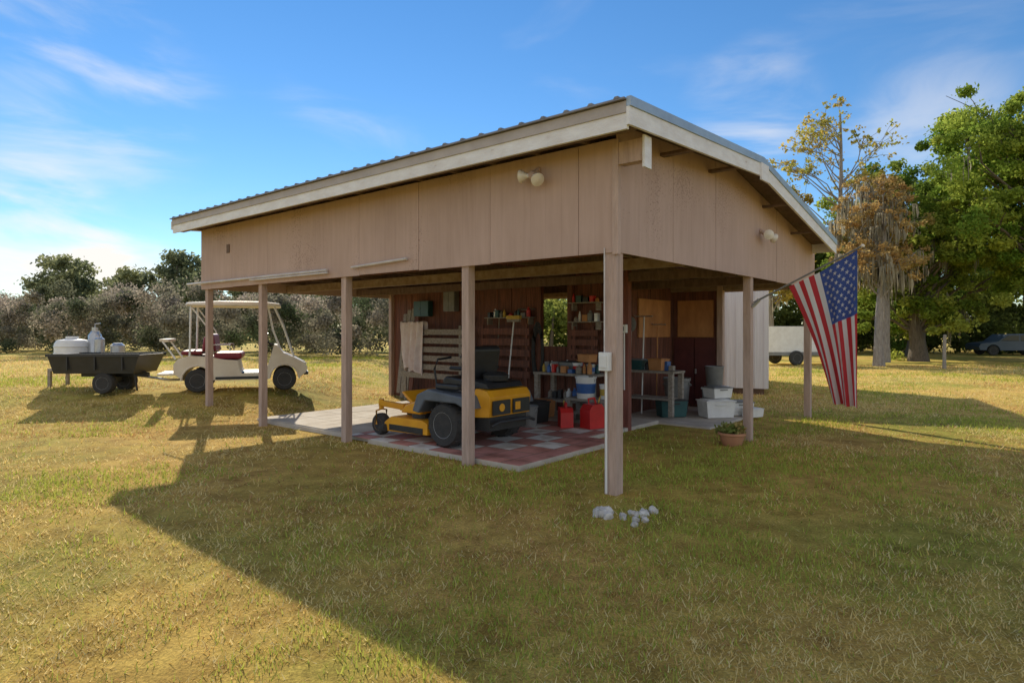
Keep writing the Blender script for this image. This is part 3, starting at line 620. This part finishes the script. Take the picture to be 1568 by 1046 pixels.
obj('garden_hose',ps,None,L3(4.1,4.05,1.6),TH,smooth=True)
ch=root('patio_chair',L3(3.3,4.9,FL0+.008),TH+2.2)
obj('frame',[(tube([(a*.25,-.22,0),(a*.25,-.2,.45),(a*.25,-.27,1.15)],.015,6),'black') for a in (1,-1)]+[(tube([(a*.25,.24,0),(a*.25,.22,.45),(a*.25,-.2,.45)],.015,6),'black') for a in (1,-1)]+[(tube([(a*.28,.22,.65),(a*.28,-.22,.67)],.018,6),'black') for a in (1,-1)],ch)
obj('seat',[(box(-.25,.25,-.2,.24,.43,.49),'black'),(rbox((0,-.25,.82),(.5,.05,.6),(.13,0,0)),'black')],ch,bevel=.02)
for (s_,t_,z_,w_,h_,mk) in [(4.46,7.6,1.9,.5,.35,'teal'),(4.46,6.7,2.0,.35,.5,'grey')]:
    obj('wall_cabinet',[(box(-.12,0,-w_/2,w_/2,0,h_),mk),(box(-.14,-.121,-w_/2+.01,-.004,.01,h_-.01),mk),(box(-.14,-.121,.004,w_/2-.01,.01,h_-.01),mk),(sph((-.15,.03,h_/2),.012),'steel')],None,L3(s_,t_,z_),TH)
# ---------------- leafy generator
def leafcloud(cent,spr,npc,size,cols,jit=.25):
    cent=np.asarray(cent,float); k=len(cent); idx=np.repeat(np.arange(k),npc); n=len(idx)
    sp=np.asarray(spr,float)[idx]
    d=rng.normal(size=(n,3)); d/=np.linalg.norm(d,axis=1)[:,None]; rr=rng.random((n,1))**.5*(.85+.5*rng.random((n,1))**3)
    p=cent[idx]+d*rr*sp
    a=rng.normal(size=(n,3)); a/=np.linalg.norm(a,axis=1)[:,None]; b=rng.normal(size=(n,3)); b=np.cross(a,b); b/=np.linalg.norm(b,axis=1)[:,None]
    sz=size*(.6+.8*rng.random((n,1)))
    P=np.stack([p-a*sz*.5,p+b*sz*.3,p+a*sz*.5,p-b*sz*.3],1)
    c=np.asarray(cols,float)[idx]*(1-jit+2*jit*rng.random((n,1)))
    return P.reshape(-1,3),np.repeat(c,4,axis=0)
def tree(name,x,y,trunk_h,tr,clusters,npc,size,c1,c2,bark='bark',moss=0,lean=(0,0),twigs=2,sub=3):
    zb=Z(x,y)-.1; R=root(name,(x,y,zb)); ps=[]
    tp=[(lean[0]*f*f+.12*math.sin(f*5+x),lean[1]*f*f+.1*math.sin(f*4+y),trunk_h*f) for f in np.linspace(0,1,9)]
    rad=[tr*(1.35 if i==0 else 1)*(1-.75*i/8) for i in range(9)]
    ps.append((tube(tp,rad,9),bark))
    def tpt(h):
        f=min(max(h/trunk_h,.0),1); i=min(int(f*8),7); g=f*8-i; return Vector(tp[i]).lerp(Vector(tp[i+1]),g)
    cc=[];sp=[];co=[]
    for c in clusters:
        e=Vector((c[0],c[1],c[2])); h=max(.25*trunk_h,min(trunk_h,c[2]-math.hypot(c[0],c[1])*.7-.4)); s0=tpt(h)
        mid=s0.lerp(e,.5)+Vector((random.uniform(-.3,.3),random.uniform(-.3,.3),random.uniform(-.1,.35)))
        r0=tr*.32*(1-.5*h/trunk_h); ps.append((tube([s0,s0.lerp(mid,.5)+Vector((0,0,-.1)),mid,mid.lerp(e,.6)+Vector((random.uniform(-.2,.2),0,.1)),e],[r0,r0*.8,r0*.55,r0*.35,r0*.15],5),bark))
        for q in range(twigs):
            dd=Vector((random.uniform(-1,1)*c[3],random.uniform(-1,1)*c[4],random.uniform(-.4,1)*c[5])); st=mid.lerp(e,random.uniform(.2,.95))
            ps.append((tube([st,st.lerp(e+dd,.5)+Vector((0,0,.1)),e+dd],[r0*.3,r0*.2,.012],4),bark))
            if twigs>3:
                cc.append(tuple(e+dd)); f=random.uniform(.2,.4); sp.append((c[3]*f,c[4]*f,c[5]*f)); u=random.random(); co.append([c1[k]*(1-u)+c2[k]*u for k in range(3)])
        for q in range(sub):
            cc.append((c[0]+random.gauss(0,.6)*c[3],c[1]+random.gauss(0,.6)*c[4],c[2]+random.gauss(0,.7)*c[5])); f=random.uniform(.3,.75); sp.append((c[3]*f,c[4]*f,c[5]*f*.9))
            u=random.random(); co.append([c1[k]*(1-u)+c2[k]*u for k in range(3)])
    obj('trunk_and_limbs',ps,R,smooth=True)
    P,C=leafcloud(cc,sp,npc,size,co); fastmesh('leaves',P,4,C,'leaf',R)
    if moss:
        Pm=[]
        for q in range(moss):
            c=random.choice(clusters); px=c[0]+random.uniform(-1,1)*c[3]; py=c[1]+random.uniform(-1,1)*c[4]; pz=c[2]-random.uniform(0,.5)*c[5]; ln=random.uniform(.4,1.5)
            for k in range(7):
                ox,oy=random.gauss(0,.08),random.gauss(0,.08); l=ln*random.uniform(.4,1); w=.035; an=random.random()*3
                Pm+=[(px+ox-w*math.cos(an),py+oy-w*math.sin(an),pz),(px+ox+w*math.cos(an),py+oy+w*math.sin(an),pz),(px+ox*1.5+w*.6,py+oy*1.5,pz-l*.6),(px+ox*1.2,py+oy*1.2,pz-l)]
        Pm=np.array(Pm); cm=np.repeat(np.array([[.40,.37,.29]])*(.7+.6*rng.random((len(Pm)//4,1))),4,axis=0)
        fastmesh('hanging_moss',Pm,4,cm,'leaf',R)
    return R
def crown(n,cx,cz,rx,rz,ry=None,rc=(.9,1.5),shell=.45):
    ry=ry or rx; o=[]
    for _ in range(n):
        d=Vector((random.gauss(0,1),random.gauss(0,1),random.gauss(0,1))).normalized()*random.uniform(shell,1)
        r=random.uniform(*rc); o.append((cx+d.x*rx,d.y*ry,cz+d.z*rz,r,r,r*.75))
    return o
OG1=(.16,.27,.04);OG2=(.52,.58,.11)
tree('oak_tree',26.2,29,11,.5,crown(120,0,8.6,6.6,6.0,4.2,(.8,1.5)),260,.17,OG1,OG2,moss=30,sub=6)
tree('oak_tree',20.6,32,6.5,.4,crown(50,0,4.8,3.3,3.6,3,(.6,1.2)),210,.16,(.14,.23,.035),(.44,.48,.10),moss=30,sub=5)
tree('oak_tree',24.5,38,9,.5,crown(60,0,6.6,5.5,5.0,4.0,(.8,1.5)),220,.22,(.12,.20,.035),(.40,.46,.09),sub=5)
tree('tall_sparse_tree',16.6,32,12.6,.2,crown(28,-.2,10.4,3.4,3.0,2.5,(.5,.95)),13,.16,(.36,.38,.09),(.66,.50,.12),'barkp',twigs=9,sub=1)
tree('cypress_tree',16.2,27.6,8.2,.2,crown(30,-.2,5.6,1.9,3.1,1.5,(.5,.9)),42,.12,(.44,.27,.10),(.55,.42,.18),'barkp',moss=150,twigs=6,sub=2)
tree('cypress_tree',13.9,34,8.8,.2,crown(30,0,6.0,2.2,3.5,1.5,(.5,.9)),55,.15,(.46,.36,.08),(.62,.50,.12),'barkp',moss=60,twigs=6,sub=2)
tree('cypress_tree',18.4,31,9.4,.2,crown(28,0,6.4,1.9,3.1,1.5,(.5,.9)),50,.15,(.34,.28,.09),(.55,.42,.14),'barkp',moss=100,twigs=6,sub=2)
def mass(name,segs,npc,size,c1,c2,trunks=True,dens=1.2):
    cc=[];sp=[];co=[];ps=[]
    for (x,y,h,r) in segs:
        z0=Z(x,y); nk=int(5+h*dens)
        for k in range(nk):
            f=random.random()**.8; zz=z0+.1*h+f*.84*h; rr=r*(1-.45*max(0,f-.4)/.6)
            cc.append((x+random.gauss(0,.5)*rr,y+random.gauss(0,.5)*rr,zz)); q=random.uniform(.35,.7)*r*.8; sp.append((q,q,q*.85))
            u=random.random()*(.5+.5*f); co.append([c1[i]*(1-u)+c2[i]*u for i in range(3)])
        if trunks: ps.append((tube([(x,y,z0-.2),(x+random.uniform(-.4,.4),y,z0+h*.8)],[.18,.05],6),'bark'))
    R=root(name,(0,0,0)); P,C=leafcloud(cc,sp,npc,size,co); fastmesh('foliage',P,4,C,'leaf',R)
    if ps: obj('trunks',ps,R)
    return R
segs=[]
for i in range(46):
    x=-4+i*1.25+random.uniform(-.5,.5); segs.append((x,46+random.uniform(-3,6),random.uniform(5.0,8.0)+(2.2 if x>18 else 0)-(1.5 if x<10 else 0),2.4))
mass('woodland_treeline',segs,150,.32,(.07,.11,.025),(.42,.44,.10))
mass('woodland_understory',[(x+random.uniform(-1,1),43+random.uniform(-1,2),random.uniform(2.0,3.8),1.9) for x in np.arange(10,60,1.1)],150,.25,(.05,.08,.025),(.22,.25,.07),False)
segs=[]
for i in range(62):
    x=-84+i*1.45; h=random.uniform(6.6,7.9)+2.0*math.exp(-((x+50)/4)**2)+3.2*math.exp(-((x+39)/4)**2)+.6*math.sin(x*.6)
    if x<-54: h*=.68
    segs.append((x,72+random.uniform(-4,6),h,2.6))
mass('distant_treeline',segs,110,.42,(.13,.16,.09),(.40,.41,.21),True,2.2)
segs=[]
for row,(yy,x0) in enumerate(((29,-22),(33,-30),(37,-34))):
    x=x0
    while x<-3.5:
        segs.append((x+random.uniform(-.3,.3),yy+random.uniform(-.5,.5)-(x+12)*.12,random.uniform(2.6,3.5),1.4)); x+=1.35
mass('orchard_hedge',segs,400,.12,(.11,.14,.07),(.48,.40,.33),False)
mass('distant_shrubs',[(x,60+random.uniform(-3,3),random.uniform(1.5,3),2.) for x in np.arange(-58,-34,2.2)],120,.4,(.15,.17,.06),(.5,.4,.12),False)
FN=root('wire_fence',(0,0,0)); ps=[]
for x in np.arange(-60,-28,3): ps.append((tube([(x,52,Z(x,52)-.1),(x,52,Z(x,52)+1.2)],.06,6),'oldwood'))
for z in (.4,.8,1.1): ps.append((tube([(-60,52,z+.37),(-28,52,z+.37)],.012,4),'steel'))
obj('posts_and_wire',ps,FN)
obj('fence_post',[(tube([(0,0,-.1),(0,0,.7),(.02,0,1.35)],[.07,.065,.06],8),'oldwood'),(lathe([(.075,0),(.05,.03),(.005,.05)],8,(.02,0,1.35)),'oldwood')],None,(17.6,25.6,Z(17.6,25.6)))
cx,cy=12.6,29.0; CT=root('cargo_trailer',(cx,cy,Z(cx,cy)),.15)
obj('box_body',[(prism([(-1.5,.45),(-1.5,1.75),(1.4,1.75),(1.75,1.6),(1.9,1.2),(1.9,.45)],-.8,.8),'plastw'),(box(-1.52,1.7,-.81,-.802,.45,.6),'grey'),(box(.5,1.1,-.806,-.802,.65,1.6),'white')],CT,bevel=.03)
obj('wheels',wheel((0,-.85,.33),.33,.18,20,False)+wheel((-.0,.85,.33),.33,.18,20,False)+[(tube([(1.9,0,.45),(2.7,0,.4)],.04,6),'black')],CT,smooth=True)
PC=root('parked_car',(31.2,39.5,Z(31.2,39.5)),math.radians(170),.95)
cp=[(2.15,.35),(2.2,.6),(2.1,.78),(1.1,.92),(.55,1.38),(-.9,1.42),(-1.6,1.0),(-2.1,.92),(-2.2,.6),(-2.15,.35)]
obj('body',[(prism(cp+[(x,z) for x,z in arch(-1.35,.33,.38)[::-1]]+[(x,z) for x,z in arch(1.35,.33,.38)[::-1]],-.86,.86),'carp'),
  (prism([(.95,.95),(.5,1.31),(-.15,1.34),(-.15,.95)],-.868,.868),'glass'),(prism([(-.22,.95),(-.22,1.34),(-.85,1.35),(-1.4,1.0),(-1.4,.95)],-.868,.868),'glass')],PC,bevel=.03)
obj('wheels',sum([wheel((x,y,.33),.33,.2,20,False) for x in (1.35,-1.35) for y in (.78,-.78)],[]),PC,smooth=True)
a=-22.3*math.pi/180; WS=root('white_metal_shed',(6.28,15.4,0),a)
ps=[(box(-4.5,0,0.0,4.5,.15,3.3),'wsid')]
k=-4.5
while k<0: ps.append((box(k,k+.03,-.018,-.001,.15,3.3),'wsid')); k+=.22
obj('walls',ps,WS)
obj('roof',[(prism([(-4.7,3.301),(-2.25,3.55),(.2,3.301),(.2,3.36),(-2.25,3.62),(-4.7,3.36)],-.2,4.7),'metal')],WS)
obj('skids',[(box(-4.4,-.1,.1,.25,0,.149),'rafter'),(box(-4.4,-.1,4.1,4.3,0,.149),'rafter')],WS)
PL=root('potted_plant',(3.05,8.72,.0))
obj('pot',[(lathe([(.12,0),(.13,.01),(.17,.14),(.19,.15),(.19,.18),(.165,.18),(.15,.14),(.01,.14)],24),'terra')],PL,smooth=True)
P,C=leafcloud([(0,0,.2),(.08,0,.22),(-.08,.03,.21)],[(.13,.13,.1)]*3,170,.06,[(.25,.3,.08),(.55,.42,.16),(.3,.32,.1)]); fastmesh('leaves',P,4,C,'leaf',PL)
def rocks(name,x,y,n,spr):
    ps=[]
    for _ in range(n):
        r=random.uniform(.02,.055); g=sph((0,0,0),1,7,5); V=[tuple(c*(r*random.uniform(.7,1.25)) for c in v) for v in g[0]]
        px,py=random.gauss(0,spr),random.gauss(0,spr*1.3); ps.append((xf((V,g[1]),(px,py,.012+Z(x+px,y+py)),(random.random()*3,random.random()*3,0)),'rock'))
    obj(name,ps,None,(x,y,0))
rocks('rock_pile',.79,5.55,22,.045); rocks('rock_pile',1.10,5.45,14,.075)
# ---------------- light, world, camera
el=math.radians(30); az=math.radians(23.75)
sd=Vector((-math.sin(az)*math.cos(el),math.cos(az)*math.cos(el),math.sin(el)))
sl=D.lights.new('sun','SUN'); sl.energy=5; sl.angle=math.radians(.5); sl.color=(1,.90,.72)
so=D.objects.new('sun',sl); scene.collection.objects.link(so); so.rotation_euler=sd.to_track_quat('Z','Y').to_euler(); so.location=(0,0,30)
w=D.worlds.new('World'); scene.world=w; w.use_nodes=True; nt=w.node_tree; nt.nodes.clear(); N=nt.nodes; L=nt.links
o=N.new('ShaderNodeOutputWorld'); bg=N.new('ShaderNodeBackground'); bg.inputs[1].default_value=.14; L.new(bg.outputs[0],o.inputs[0])
sk=N.new('ShaderNodeTexSky'); sk.sky_type='NISHITA'; sk.sun_disc=False; sk.sun_elevation=el; sk.sun_rotation=2*math.pi-az; sk.air_density=1.0; sk.dust_density=0; sk.ozone_density=4.0
hs=N.new('ShaderNodeHueSaturation'); hs.inputs['Saturation'].default_value=1.18; L.new(sk.outputs[0],hs.inputs['Color'])
tc=N.new('ShaderNodeTexCoord')
mpn=N.new('ShaderNodeMapping'); mpn.inputs['Scale'].default_value=(1.2,1.2,4.5); L.new(tc.outputs['Generated'],mpn.inputs[0])
nz=N.new('ShaderNodeTexNoise'); nz.inputs['Scale'].default_value=2.6; nz.inputs['Detail'].default_value=6; nz.inputs['Roughness'].default_value=.55; nz.inputs['Distortion'].default_value=.5; L.new(mpn.outputs[0],nz.inputs['Vector'])
def cl(a,b):
    m=N.new('ShaderNodeMapRange'); m.interpolation_type='SMOOTHSTEP'; m.inputs['From Min'].default_value=a; m.inputs['From Max'].default_value=b; return m
def math_(op,a,b):
    m=N.new('ShaderNodeMath'); m.operation=op
    for i,q in enumerate((a,b)):
        if isinstance(q,(int,float)): m.inputs[i].default_value=q
        else: L.new(q,m.inputs[i])
    return m.outputs[0]
base=cl(.5,.9); L.new(nz.outputs[0],base.inputs['Value'])
fac=math_('MULTIPLY',base.outputs[0],.2)
nrm=N.new('ShaderNodeVectorMath'); nrm.operation='NORMALIZE'; L.new(tc.outputs['Generated'],nrm.inputs[0])
for d,r1,r0,amp,th in [((-640,963,375),.17,.03,.45,.40),((-760,963,105),.15,.05,1.0,.40),((366,963,335),.11,.02,.4,.42),((640,963,290),.12,.02,.25,.42),((-250,963,360),.12,.02,.15,.42),((-580,963,85),.09,.03,.7,.42)]:
    v=Vector(d).normalized(); dp=N.new('ShaderNodeVectorMath'); dp.operation='DOT_PRODUCT'; dp.inputs[1].default_value=v; L.new(nrm.outputs[0],dp.inputs[0])
    mk=cl(math.cos(r1),math.cos(r0)); L.new(dp.outputs['Value'],mk.inputs['Value'])
    nn_=cl(th,.68); L.new(nz.outputs[0],nn_.inputs['Value'])
    fac=math_('ADD',fac,math_('MULTIPLY',math_('MULTIPLY',mk.outputs[0],nn_.outputs[0]),amp))
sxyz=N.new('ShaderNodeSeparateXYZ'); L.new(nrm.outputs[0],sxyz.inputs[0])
bk=cl(-.35,.1); bk.inputs['To Min'].default_value=1; bk.inputs['To Max'].default_value=0  # unseen bright cloud bank added behind the camera to lift shaded areas
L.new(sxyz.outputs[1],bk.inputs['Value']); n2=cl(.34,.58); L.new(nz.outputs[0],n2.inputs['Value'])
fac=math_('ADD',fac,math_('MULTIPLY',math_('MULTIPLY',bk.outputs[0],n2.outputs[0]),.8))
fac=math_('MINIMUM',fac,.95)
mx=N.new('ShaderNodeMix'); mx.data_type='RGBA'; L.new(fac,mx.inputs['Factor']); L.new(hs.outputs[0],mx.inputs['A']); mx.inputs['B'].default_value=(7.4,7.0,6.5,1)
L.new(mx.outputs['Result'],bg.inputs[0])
cam=D.cameras.new('camera'); co=D.objects.new('camera',cam); scene.collection.objects.link(co); scene.camera=co
co.location=(0,0,1.6); co.rotation_euler=(math.pi/2,0,0); cam.sensor_width=36; cam.lens=963/1568*36; cam.shift_y=-18/1568; cam.clip_end=5000; cam.clip_start=.05
scene.view_settings.view_transform='Standard'; scene.view_settings.look='None'; scene.view_settings.exposure=0
